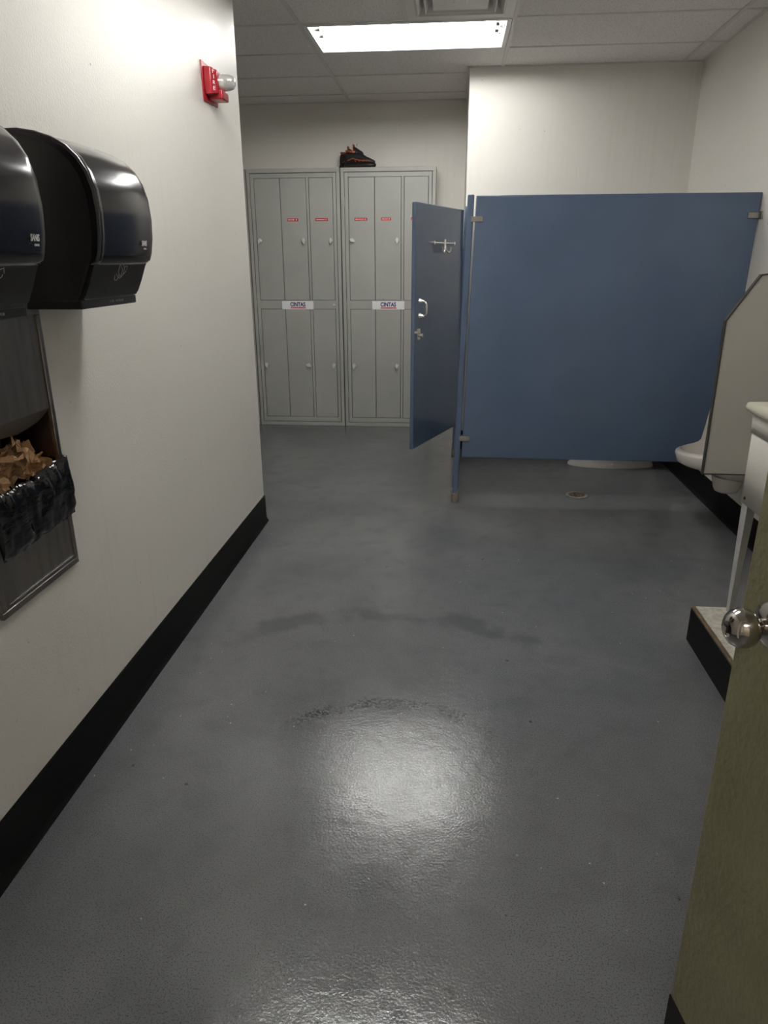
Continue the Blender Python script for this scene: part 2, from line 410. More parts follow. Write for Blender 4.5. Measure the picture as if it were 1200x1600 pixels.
# ------------------------------------------------------------------ lights
def fixture(x0, y0, label):
    x1, y1 = x0+SX, y0+SY; g = .020
    t = thing('ceiling_light', ((x0+x1)/2, (y0+y1)/2, HT), label, 'light', 'troffer lights in the tile ceiling')
    top = HT+.115
    m = MB()
    X0, X1, Y0, Y1 = x0+g, x1-g, y0+g, y1-g
    # trapezoid reflector pan, open below
    ring0 = [(X0, Y0, HT), (X1, Y0, HT), (X1, Y1, HT), (X0, Y1, HT)]
    ring1 = [(X0+.01, Y0+.06, top), (X1-.01, Y0+.06, top), (X1-.01, Y1-.06, top), (X0+.01, Y1-.06, top)]
    m.loft([ring0, ring1], cap=False); V = m.bm.verts; V.ensure_lookup_table(); m.bm.faces.new([V[i] for i in range(4, 8)])
    m.build('reflector_pan', M['pan'], t, solid=.002)
    m = MB(); z0, z1 = HT-.006, HT+.004; fw = .022
    m.box((X0-.006, Y0-.006, z0), (X1+.006, Y0+fw, z1)); m.box((X0-.006, Y1-fw, z0), (X1+.006, Y1+.006, z1))
    m.box((X0-.006, Y0+fw, z0), (X0+fw, Y1-fw, z1)); m.box((X1-fw, Y0+fw, z0), (X1+.006, Y1-fw, z1))
    m.build('frame', M['pan'], t, bevel=.002)
    for k, yy in enumerate((Y0+.085, (Y0+Y1)/2-.035, (Y0+Y1)/2+.10)):
        zz = HT+.050
        MB().cyl((X0+.055, yy, zz), (X1-.075, yy, zz), .0165, 20).build('tube', M['tube'], t, smooth=True)
        for xx, d in ((X0+.02, .035), (X1-.075, .022)):
            MB().cyl((xx, yy, zz), (xx+d, yy, zz), .017, 20).build('tube_cap', M['bracket'], t, smooth=True)
        for xx in (X0+.004, X1-.05):
            MB().box((xx, yy-.02, zz-.022), (xx+.018, yy+.02, top)).build('lamp_holder', M['pan'], t, bevel=.002)
    # centre ballast cover
    MB().prism([(Y1-.20, top), (Y1-.185, HT+.075), (Y1-.105, HT+.075), (Y1-.09, top)], 0, X0+.012, X1-.012).build('ballast_cover', M['pan'], t)
    return t
fixture(*FIX[0], 'lit fluorescent ceiling light panel above the lockers and stall door')
fixture(*FIX[1], 'fluorescent ceiling light over the near floor by the paper towel dispensers')

w = MB()
for yy in (-1.22, -1.10): w.cyl((-.55, yy, 2.70), (.55, yy, 2.70), .0165, 16, mi=1)
w.box((-.6, -1.30, 2.725), (.6, -1.02, 2.745)); w.box((-.6, -1.26, 2.68), (-.56, -1.06, 2.725)); w.box((.56, -1.26, 2.68), (.6, -1.06, 2.725))
struct(w, 'fill_lamp_hallway', [M['pan'], M['tube_fill']])  # unseen lamp, added to fill the faces turned towards the doorway
# vent
vx, vy = VENT
t = thing('ceiling_vent', (vx+SY/2, vy+SY/2, HT), 'white square louvred air vent in the ceiling next to the lit light panel', 'vent')
MB().box((vx+.03, vy+.03, HT+.075), (vx+SY-.03, vy+SY-.03, HT+.08)).build('duct_back', M['gap'], t)
def sq(c, h, z): return [(c[0]-h, c[1]-h, z), (c[0]+h, c[1]-h, z), (c[0]+h, c[1]+h, z), (c[0]-h, c[1]+h, z)]
vc = (vx+SY/2, vy+SY/2)
m = MB(); m.loft([sq(vc, .292, HT-.003), sq(vc, .240, HT-.003), sq(vc, .240, HT+.01), sq(vc, .292, HT+.01)], cap=False)
V = m.bm.verts; V.ensure_lookup_table()
m.build('vent_frame', M['vent'], t)
for h0, h1 in ((.238, .195), (.192, .150)):
    MB().loft([sq(vc, h0, HT-.004), sq(vc, h0-.006, HT-.004), sq(vc, h1, HT+.045), sq(vc, h1+.004, HT+.047), sq(vc, h0, HT+.0)], cap=False).build('louvre', M['vent'], t)
m = MB(); m.loft([sq(vc, .146, HT-.002), sq(vc, .07, HT+.010), sq(vc, .03, HT-.004)], cap=True); m.build('louvre', M['vent'], t, solid=.001)

# ------------------------------------------------------------------ lockers
LY = 6.54
def handle(px, z, parent, rot):
    o = bpy.data.objects.new('handle', None)
    m = MB(); y = LY-.006
    m.lathe([(0, .018), (.008, .018), (.012, .012), (.016, .012)], (px, y, z), (0, -1, 0), 16)
    a = R(rot); d = Vector((math.sin(a), 0, -math.cos(a))); n = Vector((-d.z, 0, d.x))
    P = Vector((px, y-.016, z))
    pts = [P-d*.022+n*.005, P-d*.022-n*.005, P-n*.016, P+d*.030-n*.004, P+d*.030+n*.004, P+n*.016]
    m.loft([[q for q in pts], [q+Vector((0, -.009, 0)) for q in pts]])
    return m.build('handle', M['handle'], parent, bevel=.002)
def locker(x0, label, tags, rots, sticker=True, xoff=0, knob=True):
    W, H, Dp = .808, 2.213, YB-.004-LY
    t = thing('locker', (x0+W/2, LY+Dp/2, 0), label, 'locker', 'grey lockers along the back wall')
    y1 = YB-.004
    m = MB()    # carcass: sides, top, bottom, back, front face frame
    m.box((x0, LY+.004, .0), (x0+.02, y1, H)); m.box((x0+W-.02, LY+.004, 0), (x0+W, y1, H))
    m.box((x0+.02, LY+.004, H-.02), (x0+W-.02, y1, H)); m.box((x0+.02, y1-.01, 0), (x0+W-.02, y1, H-.02)); m.box((x0+.02, LY+.01, 0), (x0+W-.02, y1-.01, .03))
    m.box((x0+.001, LY, H-.033), (x0+W-.001, LY+.02, H-.0)); m.box((x0+.001, LY, 0), (x0+W-.001, LY+.02, .034))
    m.box((x0+.001, LY, .034), (x0+.029, LY+.02, H-.033)); m.box((x0+W-.029, LY, .034), (x0+W-.001, LY+.02, H-.033))
    m.build('body', M['locker'], t, bevel=.0015)
    MB().box((x0+.028, LY+.021, .03), (x0+W-.028, LY+.03, H-.03)).build('interior', M['gap'], t)
    # hinged frame that carries all six doors
    a0, a1, b0, b1 = x0+.0335, x0+W-.0335, .039, H-.038
    cols = [(x0+.067, x0+.2875), (x0+.2945, x0+.515), (x0+.543, x0+.745)]
    tiers = [(.084, 1.062), (1.142, 2.137)]
    m = MB(); f0, f1 = LY-.001, LY+.018
    m.box((a0, f0, b0), (cols[0][0]-.004, f1, b1)); m.box((cols[2][1]+.004, f0, b0), (a1, f1, b1))
    xa, xb = cols[0][0]-.004, cols[2][1]+.004
    m.box((xa, f0, b0), (xb, f1, tiers[0][0]-.003)); m.box((xa, f0, tiers[0][1]+.003), (xb, f1, tiers[1][0]-.003)); m.box((xa, f0, tiers[1][1]+.003), (xb, f1, b1))
    for z0, z1 in tiers: m.box((cols[1][1]+.004, f0, z0-.003), (cols[2][0]-.004, f1, z1+.003))
    m.build('door_frame', M['locker'], t, bevel=.0012)
    for z in (.3, 1.1, 1.95):
        MB().cyl((a0-.002, LY-.002, z-.035), (a0-.002, LY-.002, z+.035), .004, 8).build('hinge', M['locker'], t)
    hx = [.092, .484, .722]
    for ti, (z0, z1) in enumerate(tiers):
        for ci, (c0, c1) in enumerate(cols):
            q0 = c0 if ci != 1 else c0-.0025
            d = MB().box((q0, LY-.003, z0), (c1, LY+.014, z1)).build('locker_door', M['locker'], t, bevel=.002)
            handle(x0+hx[ci], 1.640 if ti else .566, d, rots[ti*3+ci])
            if ti and tags[ci]:
                ta, tb = tags[ci]
                MB().box((x0+ta, LY-.0042, 1.797), (x0+tb, LY-.003, 1.820)).build('name_tag', M['red'], d)
    if sticker:
        s0 = x0+.262+xoff
        st = MB().box((s0, LY-.0045, 1.062), (s0+.286, LY-.003, 1.134)).build('logo_sticker', M['white_sticker'], t)
        cx = s0+.143
        text('logo_lettering', 'CINTAS', .038, .138, (cx, LY-.0046, 1.105), (1, 0, 0), (0, 0, 1), M['navy'], st, bold=.035)
        MB().box((cx-.068, LY-.0052, 1.070), (cx+.072, LY-.0045, 1.080)).build('logo_underline', M['red'], st)
    if knob:
        MB().lathe([(0, .012), (.006, .012), (.012, .008)], (x0+.738, LY-.001, 1.100), (0, -1, 0), 14).build('frame_lock', M['handle'], t, smooth=True)
    return t
LA, LB, LC = -1.797, -.980, -2.612
tA = locker(LA, 'grey six-door locker left of the shoes, its first upper door without a red tag', [None, (.345, .44), (.59, .70)], [20, 70, 0, -20, 5, 0])
tB = locker(LB, 'grey six-door locker under the shoes, partly hidden behind the open blue stall door', [(.115, .225), (.345, .43), (.60, .70)], [-10, 0, 0, 70, 0, 0], knob=False)
tC = locker(LC, 'grey locker of which only a thin strip shows beside the white wall corner', [None, None, None], [0, 0, 0, 0, 0, 0], sticker=False)
# tiny marks on the red tags (unreadable print)
for t_, x0, tg in ((tA, LA, [(.345, .44), (.59, .70)]), (tB, LB, [(.115, .225), (.345, .43), (.60, .70)])):
    drs = [c for c in t_.children if c.name.startswith('locker_door')]
    drs = [d for d in drs if any(k.name.startswith('name_tag') for k in d.children)]
    for d, (a, b) in zip(drs, tg):
        m = MB(); x = x0+a+.008
        random.seed(int(a*1000))
        while x < x0+b-.03:
            l = random.uniform(.008, .02); m.box((x, LY-.0047, 1.805), (min(x+l, x0+b-.03), LY-.0042, 1.812)); x += l+.004
        m.box((x0+b-.02, LY-.0047, 1.804), (x0+b-.012, LY-.0042, 1.813))
        m.build('tag_print', M['whiteink'], d)

# shoes on the lockers
def shoe(loc, rz, label):
    t = thing('shoe', loc, label, 'shoe', 'pair of work shoes on top of the lockers', rz)
    t.scale = (.93, 1.0, 1.22)
    # local: +x toe, length .285
    def ring(x, hw, z0, z1, n=16, flat=.35):
        out = []
        for k in range(n):
            a = 2*math.pi*k/n; c, s = math.cos(a), math.sin(a)
            yy = hw*math.copysign(abs(c)**.75, c); zz = (z0+z1)/2+(z1-z0)/2*math.copysign(abs(s)**.7, s)
            out.append((x, yy, zz))
        return out
    up = [(-.004, .020, .028, .075), (.004, .033, .022, .098), (.025, .037, .02, .104), (.06, .037, .02, .098), (.10, .036, .02, .100), (.125, .037, .02, .102), (.16, .042, .02, .088), (.20, .045, .02, .070), (.24, .042, .02, .057), (.268, .030, .022, .047), (.280, .014, .026, .040)]
    MB().loft([ring(*q) for q in up]).build('upper', M['shoe_black'], t, smooth=True, local=True, angle=80)
    so = [(-.010, .022, 0, .030), (.004, .036, 0, .036), (.05, .039, 0, .032), (.10, .036, .003, .030), (.16, .043, 0, .028), (.21, .048, 0, .027), (.25, .044, 0, .026), (.278, .028, .003, .026), (.288, .012, .008, .024)]
    MB().loft([ring(*q) for q in so]).build('sole', M['shoe_sole'], t, smooth=True, local=True, angle=60)
    MB().tube([(.012+.0, y, z) for y, z in ()] or [(.004+.05*(1-math.cos(a)), .031*math.sin(a), .102+.006*math.cos(a)) for a in [k*math.pi/8 for k in range(-8, 9)]], .008).build('collar', M['shoe_orange'], t, smooth=True, local=True)
    MB().loft([[(.075, -.02, .085), (.075, .02, .085), (.085, .02, .082), (.085, -.02, .082)], [(.072, -.024, .125), (.072, .024, .125), (.082, .024, .127), (.082, -.024, .127)], [(.070, -.018, .148), (.070, .018, .148), (.080, .018, .150), (.080, -.018, .150)]]).build('tongue', M['shoe_orange'], t, bevel=.004, local=True)
    MB().loft([[(.088, -.022, .095), (.088, .022, .095), (.170, .026, .078), (.170, -.026, .078)], [(.084, -.021, .135), (.084, .021, .135), (.165, .012, .098), (.165, -.012, .098)]]).build('throat', M['shoe_black'], t, bevel=.006, local=True)
    m = MB()
    for k in range(4): m.tube([(.098+k*.018, -.028, .098-k*.005), (.098+k*.018, 0, .130-k*.010), (.098+k*.018, .028, .098-k*.005)], .0022, 6)
    m.tube([(.10, 0, .128), (.115, -.012, .15), (.122, -.02, .145)], .002, 6)
    m.build('lace', M['greyink'], t, local=True)
    for sgn in (-1, 1):
        m = MB()
        m.tube([(.03, sgn*.0375, .045), (.08, sgn*.0375, .058), (.14, sgn*.042, .045), (.20, sgn*.0455, .040), (.25, sgn*.040, .036)], .004, 8)
        for k in range(4): m.tube([(.10+k*.035, sgn*.040, .052-k*.003), (.115+k*.035, sgn*.0445, .034)], .004, 6)
        m.build('side_stripe', M['shoe_orange'], t, smooth=True, local=True)
    return t
shoe((-1.000, LY+.188, 2.213), R(-15), 'black and rust shoe on the lockers, mostly hidden, only its heel showing at left')
shoe((-.940, LY+.082, 2.213), R(-15), 'black and rust shoe on the lockers, in front, side on with toe pointing right')

# ------------------------------------------------------------------ stall partition
T = thing('toilet_partition', (.85, 4.36, 0), 'blue laminate toilet stall partition with its door swung open towards the lockers', 'toilet stall')
PY0, PY1 = 4.352, 4.377
def lean(x, z): return x+.0215*(z-.305)
# side panel (slightly out of plumb as the photo shows)
m = MB(); z0, z1 = .305, 1.815
m.prism([(.077, z0), (XR-.03, z0-.004), (XR-.004, z1), (lean(.080, z1), z1)], 1, PY0, PY1)
sp = m.build('side_panel', M['blue'], T, bevel=.005, seg=3)
for zc in (1.693, .425):
    xl2 = lean(.062, zc)
    b = MB(); b.box((xl2, PY0-.008, zc-.014), (xl2+.060, PY0, zc+.014)); b.box((xl2, PY1, zc-.014), (xl2+.060, PY1+.008, zc+.014)); b.box((xl2-.004, PY0-.008, zc-.014), (xl2+.004, PY1+.008, zc+.014))
    b.cyl((xl2+.045, PY0-.011, zc), (xl2+.045, PY0-.008, zc), .006, 10)
    b.build('bracket', M['bracket'], sp, bevel=.0012)
b = MB(); b.box((XR-.065, PY0-.010, 1.685), (XR-.002, PY0-.0005, 1.713)); b.box((XR-.065, PY1+.0005, 1.685), (XR-.002, PY1+.010, 1.713)); b.box((XR-.008, PY0-.04, 1.68), (XR, PY1+.04, 1.718))
b.cyl((XR-.052, PY0-.014, 1.699), (XR-.052, PY0-.010, 1.699), .006, 10)
b.build('bracket', M['bracket'], sp, bevel=.0012)
# pilasters
def pilaster(xb, ya, yb, fz, zt, feet, shoe_h):
    m = MB(); hw = .0185
    m.prism([(xb-hw, fz), (xb+hw, fz), (lean(xb+hw, zt)+.008, zt), (lean(xb-hw, zt)+.008, zt)], 1, ya, yb)
    pl = m.build('pilaster', M['blue'], T, bevel=.006, seg=3)
    for fy in feet:
        MB().box((xb-hw-.003, fy-.021, 0), (xb+hw+.003, fy+.021, shoe_h)).build('floor_shoe', M['brass'], pl, bevel=.003)
    return pl
pilaster(.043, 4.370, 4.462, .06, 1.822, [4.392], .085)
pilaster(.040, 5.30, YS-.002, .11, 1.822, [5.50], .13)
# door: swings from the far pilaster
fe = Vector((-.262, 4.522)); hg = Vector((.030, 5.292)); dv2 = fe-hg; DW = dv2.length
dn = MB()
da = math.atan2(dv2.y, dv2.x)
# build in local frame with the part's own rotation; sub-parts share it
dd = bpy.data.meshes.new('door')
m = MB(); m.prism([(0, .305), (DW, .305), (DW-.012, 1.800), (-.012-.0, 1.800)], 1, -.0, .025)
door = m.build('door', M['blue'], T, bevel=.006, seg=3, local=True)
door.location = Vector((hg.x, hg.y, 0))-T.location; door.rotation_euler.z = da
# local +y side: which faces the camera? rotate(+y) by da
face = 0.025 if Vector((-math.sin(da), math.cos(da))).dot(Vector((-hg.x, -hg.y))) > 0 else 0.0
sg = 1 if face > 0 else -1
def dl(D): return DW-D          # distance from the free edge -> local x
hb = MB(); z = 1.580
hb.tube([(dl(.27), face+sg*.012, z), (dl(.62), face+sg*.012, z)], .0045, 8)
hb.cyl((dl(.27), face, z), (dl(.27), face+sg*.020, z), .011, 12); hb.cyl((dl(.62), face, z), (dl(.62), face+sg*.020, z), .011, 12)
hb.box((dl(.445)-.014, min(face, face+sg*.02), z-.022), (dl(.445)+.014, max(face, face+sg*.02), z+.022))
for s in (-1, 1):
    hb.tube([(dl(.445), face+sg*.02, z-.01), (dl(.445)+s*.012, face+sg*.023, z-.045), (dl(.445)+s*.04, face+sg*.028, z-.058), (dl(.445)+s*.066, face+sg*.030, z-.050), (dl(.445)+s*.075, face+sg*.030, z-.025)], .006, 8)
hb.build('coat_hook', M['chrome'], door, smooth=True, local=True)
ph = MB(); xx = dl(.15)
for zz in (1.147, 1.235): ph.lathe([(0, .017), (.006, .015), (.03, .0075)], (dl(.085), face, zz), (0, sg, 0), 14)
ph.tube([(dl(.085), face+sg*.018, 1.147), (dl(.085), face+sg*.040, 1.153), (dl(.085), face+sg*.046, 1.165), (dl(.085), face+sg*.046, 1.217), (dl(.085), face+sg*.040, 1.229), (dl(.085), face+sg*.018, 1.235)], .007, 10)
ph.build('pull_handle', M['chrome'], door, smooth=True, local=True)
lt = MB(); lt.box((dl(.075), min(face, face+sg*.012), 1.005), (dl(.035), max(face, face+sg*.012), 1.072)); lt.cyl((dl(.055), face+sg*.012, 1.033), (dl(.055), face+sg*.035, 1.033), .012, 14)
lt.box((dl(.065), min(face, face+sg*.018), 1.045), (dl(.008), max(face, face+sg*.018), 1.060))
lt.build('slide_latch', M['chrome'], door, bevel=.001, local=True)
for zz in (.40, 1.70):
    MB().cyl((-.004, .012, zz-.03), (-.004, .012, zz+.03), .011, 12).build('door_hinge', M['bracket'], door, smooth=True, local=True)

# ------------------------------------------------------------------ toilet behind the partition
ty = 5.37
T2 = thing('toilet', (1.25, ty, 0), 'white porcelain toilet base showing under the blue stall panel', 'toilet')
def oval(cx, rx, ry, z, n=32, back=None):
    out = []
    for k in range(n):
        a = 2*math.pi*k/n; x = cx+rx*math.cos(a); y = ty+ry*math.copysign(abs(math.sin(a))**.85, math.sin(a))
        out.append((x, y, z))
    return out
m = MB(); m.loft([oval(1.225, .320, .128, 0), oval(1.225, .318, .127, .012), oval(1.23, .305, .118, .030), oval(1.22, .300, .112, .05), oval(1.20, .285, .108, .12), oval(1.18, .26, .115, .20), oval(1.17, .275, .15, .28), oval(1.17, .29, .178, .35), oval(1.17, .295, .185, .385), oval(1.17, .235, .135, .388), oval(1.17, .20, .11, .30), oval(1.18, .10, .06, .22)])
m.build('bowl', M['porcelain'], T2, smooth=True, angle=50)
m = MB(); m.loft([oval(1.165, .295, .187, .388), oval(1.165, .300, .190, .395), oval(1.165, .298, .188, .41), oval(1.165, .27, .165, .428), oval(1.165, .1, .06, .432)])
m.build('seat_lid', M['porcelain'], T2, smooth=True, angle=50)
m = MB(); m.box((1.44, ty-.21, .37), (1.635, ty+.21, .73)); m.build('tank', M['porcelain'], T2, bevel=.025, seg=4)
m = MB(); m.box((1.43, ty-.22, .732), (1.645, ty+.22, .76)); m.build('tank_lid', M['porcelain'], T2, bevel=.01)
MB().tube([(1.44, ty-.15, .67), (1.425, ty-.15, .67), (1.425, ty-.09, .66)], .006).build('flush_lever', M['chrome'], T2, smooth=True)
for yy in (-1, 1): MB().lathe([(0, .016), (.012, .013), (.018, .004)], (1.22, ty+yy*.119, .022), (0, 0, 1), 12).build('bolt_cap', M['porcelain'], T2, smooth=True)

# floor drain
T3 = thing('floor_drain', (.851, 4.574, 0), 'round rusty metal drain set in the grey floor near the stall panel', 'drain')
MB().lathe([(0, .072), (.004, .072), (.006, .066), (.006, .052), (.002, .050)], (.851, 4.574, 0), (0, 0, 1), 36, cap=True).build('drain_ring', M['drain_ring'], T3, smooth=True)
m = MB()
for k in range(-3, 4):
    y = 4.574+k*.014; h = math.sqrt(.05**2-(k*.014)**2); m.box((.851-h, y-.0035, .002), (.851+h, y+.0035, .0075))
for k in (-1, 0, 1): m.box((.851+k*.025-.003, 4.574-.043, .002), (.851+k*.025+.003, 4.574+.043, .0073))
m.build('drain_grate', M['drain'], T3)

# ------------------------------------------------------------------ urinal
uy = 3.90
T4 = thing('urinal', (1.45, uy, .26), 'white porcelain wall urinal partly hidden behind the grey screen', 'urinal')
def usec(z, xf, hw, n=20, e=.55, xb=XR):
    out = [(xb, uy-hw, z)]
    for k in range(n+1):
        a = -math.pi/2+math.pi*k/n
        xx = xb-(xb-xf)*abs(math.cos(a))**e if abs(math.cos(a)) > 1e-6 else xb-.02
        out.append((min(xx, xb-.02), uy+hw*math.sin(a), z))
    out.append((xb, uy+hw, z)); return out
outer = MB(); outer.loft([usec(*q) for q in ((.345, 1.50, .10), (.36, 1.44, .12), (.385, 1.38, .14), (.415, 1.275, .168), (.432, 1.248, .176), (.478, 1.236, .180), (.487, 1.240, .178), (.493, 1.250, .176), (.500, 1.285, .175), (.525, 1.309, .175), (.60, 1.325, .174), (.70, 1.344, .173), (.85, 1.364, .170), (.96, 1.384, .165), (1.04, 1.410, .155), (1.09, 1.455, .14), (1.115, 1.53, .11))])
oo = outer.build('basin', M['porcelain'], T4, smooth=True, angle=50)
cut = MB(); cut.loft([usec(z, xf, hw, xb=xb) for z, xf, hw, xb in ((.405, 1.36, .08, 1.52), (.42, 1.30, .12, 1.57), (.45, 1.268, .148, 1.595), (.50, 1.262, .155, 1.60), (.515, 1.15, .152, 1.60), (.70, 1.15, .148, 1.60), (.90, 1.15, .140, 1.60), (1.02, 1.15, .125, 1.59), (1.07, 1.2, .09, 1.56))])
cc = cut.build('cutter', M['porcelain'], T4)
md = oo.modifiers.new('b', 'BOOLEAN'); md.object = cc; md.operation = 'DIFFERENCE'; md.solver = 'EXACT'
bpy.context.view_layer.update()
dg = bpy.context.evaluated_depsgraph_get()
nm = bpy.data.meshes.new_from_object(oo.evaluated_get(dg))
oo.modifiers.clear(); oo.data = nm
for f in nm.polygons: f.use_smooth = True
nm.set_sharp_from_angle(angle=R(45))
bpy.data.objects.remove(cc)
m = MB(); m.loft([[(x, y, z) for x, y in [(1.53+ rx*math.cos(2*math.pi*k/20), uy+ry*math.sin(2*math.pi*k/20)) for k in range(20)]] for z, rx, ry in ((.262, .05, .045), (.268, .062, .055), (.29, .072, .065), (.33, .080, .075), (.352, .085, .085))])
m.build('trap', M['porcelain'], T4, smooth=True, angle=60)
MB().tube([(1.58, uy, 1.112), (1.58, uy, 1.26), (1.58, uy, 1.30)], .013).build('flush_pipe', M['chrome'], T4, smooth=True)
m = MB(); m.lathe([(0, .022), (.03, .03), (.08, .03), (.10, .02)], (1.58, uy, 1.28), (0, 0, 1), 20); m.tube([(1.58, uy, 1.32), (1.645, uy, 1.32)], .014)
m.build('flush_valve', M['chrome'], T4, smooth=True)

# privacy screen
sy = 3.44
T5 = thing('urinal_screen', (1.44, sy, .49), 'grey privacy screen with chamfered top corner on the wall beside the urinal', 'privacy screen')
xs = 1.230
poly = [(xs, .492), (XR-.004, .492), (XR-.004, 1.412), (1.385, 1.412), (1.352, 1.408), (xs, 1.212)]
MB().prism(poly, 1, sy, sy+.020).build('panel', M['screen'], T5)
m = MB()
e = [(XR-.004, .492), (xs, .492), (xs, 1.212), (1.352, 1.408), (1.385, 1.412), (XR-.004, 1.412)]
for (a, c), (b, d) in zip(e, e[1:]):
    v = Vector((b-a, d-c)).normalized(); n = Vector((-v.y, v.x))
    cx = Vector((1.45, .95))
    if (Vector((a, c))-cx).dot(n) < 0: n = -n
    q = [Vector((a, c))-v*.002-n*.003, Vector((b, d))+v*.002-n*.003, Vector((b, d))+v*.002+n*.003, Vector((a, c))-v*.002+n*.003]
    m.prism([tuple(k) for k in q], 1, sy-.003, sy+.023)
m.build('edge_trim', M['screen_edge'], T5)
for zz in (.7, 1.2): MB().box((XR-.05, sy-.005, zz), (XR-.0, sy-.002, zz+.05)).build('bracket', M['bracket'], T5)

# ------------------------------------------------------------------ plinth and utility sink
PX, PYF, PZ = .993, 2.684, .155
T6 = thing('plinth', (1.32, 1.9, 0), 'low black-sided platform with worn white top under the utility sink', 'platform')
m = MB(); m.box((PX+.006, .9, 0), (XR-.001, PYF-.006, PZ-.012)); m.build('core', M['wood'], T6)
m = MB(); m.box((PX, .9, 0), (PX+.006, PYF, PZ-.010)); m.box((PX, PYF-.006, 0), (XR-.001, PYF, PZ-.010)); m.build('rubber_side', M['black_base'], T6, bevel=.002)
m = MB(); m.box((PX+.016, .9, PZ-.012), (XR-.001, PYF-.008, PZ)); m.build('top_board', M['plinth_top'], T6)
m = MB(); m.box((PX+.001, .9, PZ-.012), (PX+.016, PYF, PZ-.001)); m.build('wood_edge', M['wood'], T6, bevel=.003)

SX0, SX1, SY0, SY1 = 1.10, 1.64, 2.07, 2.652
T7 = thing('utility_sink', ((SX0+SX1)/2, (SY0+SY1)/2, PZ), 'white plastic utility sink on grey metal legs standing on the platform', 'sink')
def rr(x0, x1, y0, y1, z, r=.02, n=5):
    out = []
    for cx, cy, a0 in ((x1-r, y1-r, 0), (x0+r, y1-r, 90), (x0+r, y0+r, 180), (x1-r, y0+r, 270)):
        for k in range(n+1):
            a = R(a0+90*k/n); out.append((cx+r*math.cos(a), cy+r*math.sin(a), z))
    return out
m = MB()
m.loft([rr(SX0, SX1, SY0, SY1, .615, .006), rr(SX0-.002, SX1, SY0, SY1+.002, .885, .006)], cap=False)
m.loft([rr(SX0+.04, SX1-.03, SY0+.04, SY1-.04, .64, .05), rr(SX0+.03, SX1-.02, SY0+.03, SY1-.03, .95, .05)], cap=False)
V = list(m.bm.verts)[-24*1*1-24:-24]
m.bm.faces.new(V)
m.build('tub', M['tub'], T7, solid=.004, smooth=True, angle=30)
MB().loft([rr(SX0-.006, SX1+.0, SY0-.006, SY1+.006, .880, .008), rr(SX0-.008, SX1+.002, SY0-.008, SY1+.008, .952, .008)], cap=False).build('skirt', M['tub'], T7, solid=.004, smooth=True, angle=30)
m = MB(); m.loft([rr(SX0-.010, SX1+.004, SY0-.010, SY1+.010, .948, .02), rr(SX0-.026, SX1+.004, SY0-.026, SY1+.038, .956, .03), rr(SX0-.032, SX1+.004, SY0-.032, SY1+.048, .968, .035), rr(SX0-.028, SX1+.004, SY0-.028, SY1+.044, .982, .035), rr(SX0-.012, SX1+.0, SY0-.012, SY1+.026, .986, .035), rr(SX0+.028, SX1-.02, SY0+.028, SY1-.022, .980, .05), rr(SX0+.032, SX1-.022, SY0+.032, SY1-.028, .95, .05)], cap=False)
m.build('rim', M['tub_rim'], T7, smooth=True, angle=50)
for lx, ly, sx, sy_ in ((SX0+.004, SY1-.004, 1, -1), (SX1-.004, SY1-.004, -1, -1), (SX0+.004, SY0+.004, 1, 1), (SX1-.004, SY0+.004, -1, 1)):
    m = MB(); th = .003
    zt, zb = .66, PZ
    fx = .012
    # angle-section leg tapering towards the floor
    m.loft([[(lx+sx*fx, ly, zb), (lx+sx*(fx+.026), ly, zb), (lx+sx*(fx+.026), ly+sy_*th, zb), (lx+sx*(fx+th), ly+sy_*th, zb), (lx+sx*(fx+th), ly+sy_*.026, zb), (lx+sx*fx, ly+sy_*.026, zb)],
            [(lx, ly, zt), (lx+sx*.055, ly, zt), (lx+sx*.055, ly+sy_*th, zt), (lx+sx*th, ly+sy_*th, zt), (lx+sx*th, ly+sy_*.055, zt), (lx, ly+sy_*.055, zt)]])
    m.build('leg', M['leg'], T7)
MB().cyl((SX0-.003, SY1-.035, .637), (SX0+.002, SY1-.035, .637), .006, 12).build('screw', M['gap'], T7)
m = MB(); m.tube([(1.42, 2.36, .64), (1.42, 2.36, .45), (1.44, 2.36, .40), (1.50, 2.36, .40), (1.56, 2.36, .42), (1.64, 2.36, .42)], .02); m.build('drain_pipe', M['tub'], T7, smooth=True)
m = MB(); m.tube([(1.60, 2.36, .985), (1.60, 2.36, 1.08), (1.57, 2.36, 1.13), (1.50, 2.36, 1.14), (1.46, 2.36, 1.10)], .011); m.box((1.57, 2.26, .985), (1.63, 2.46, 1.005))
m.build('faucet', M['chrome'], T7, smooth=True)

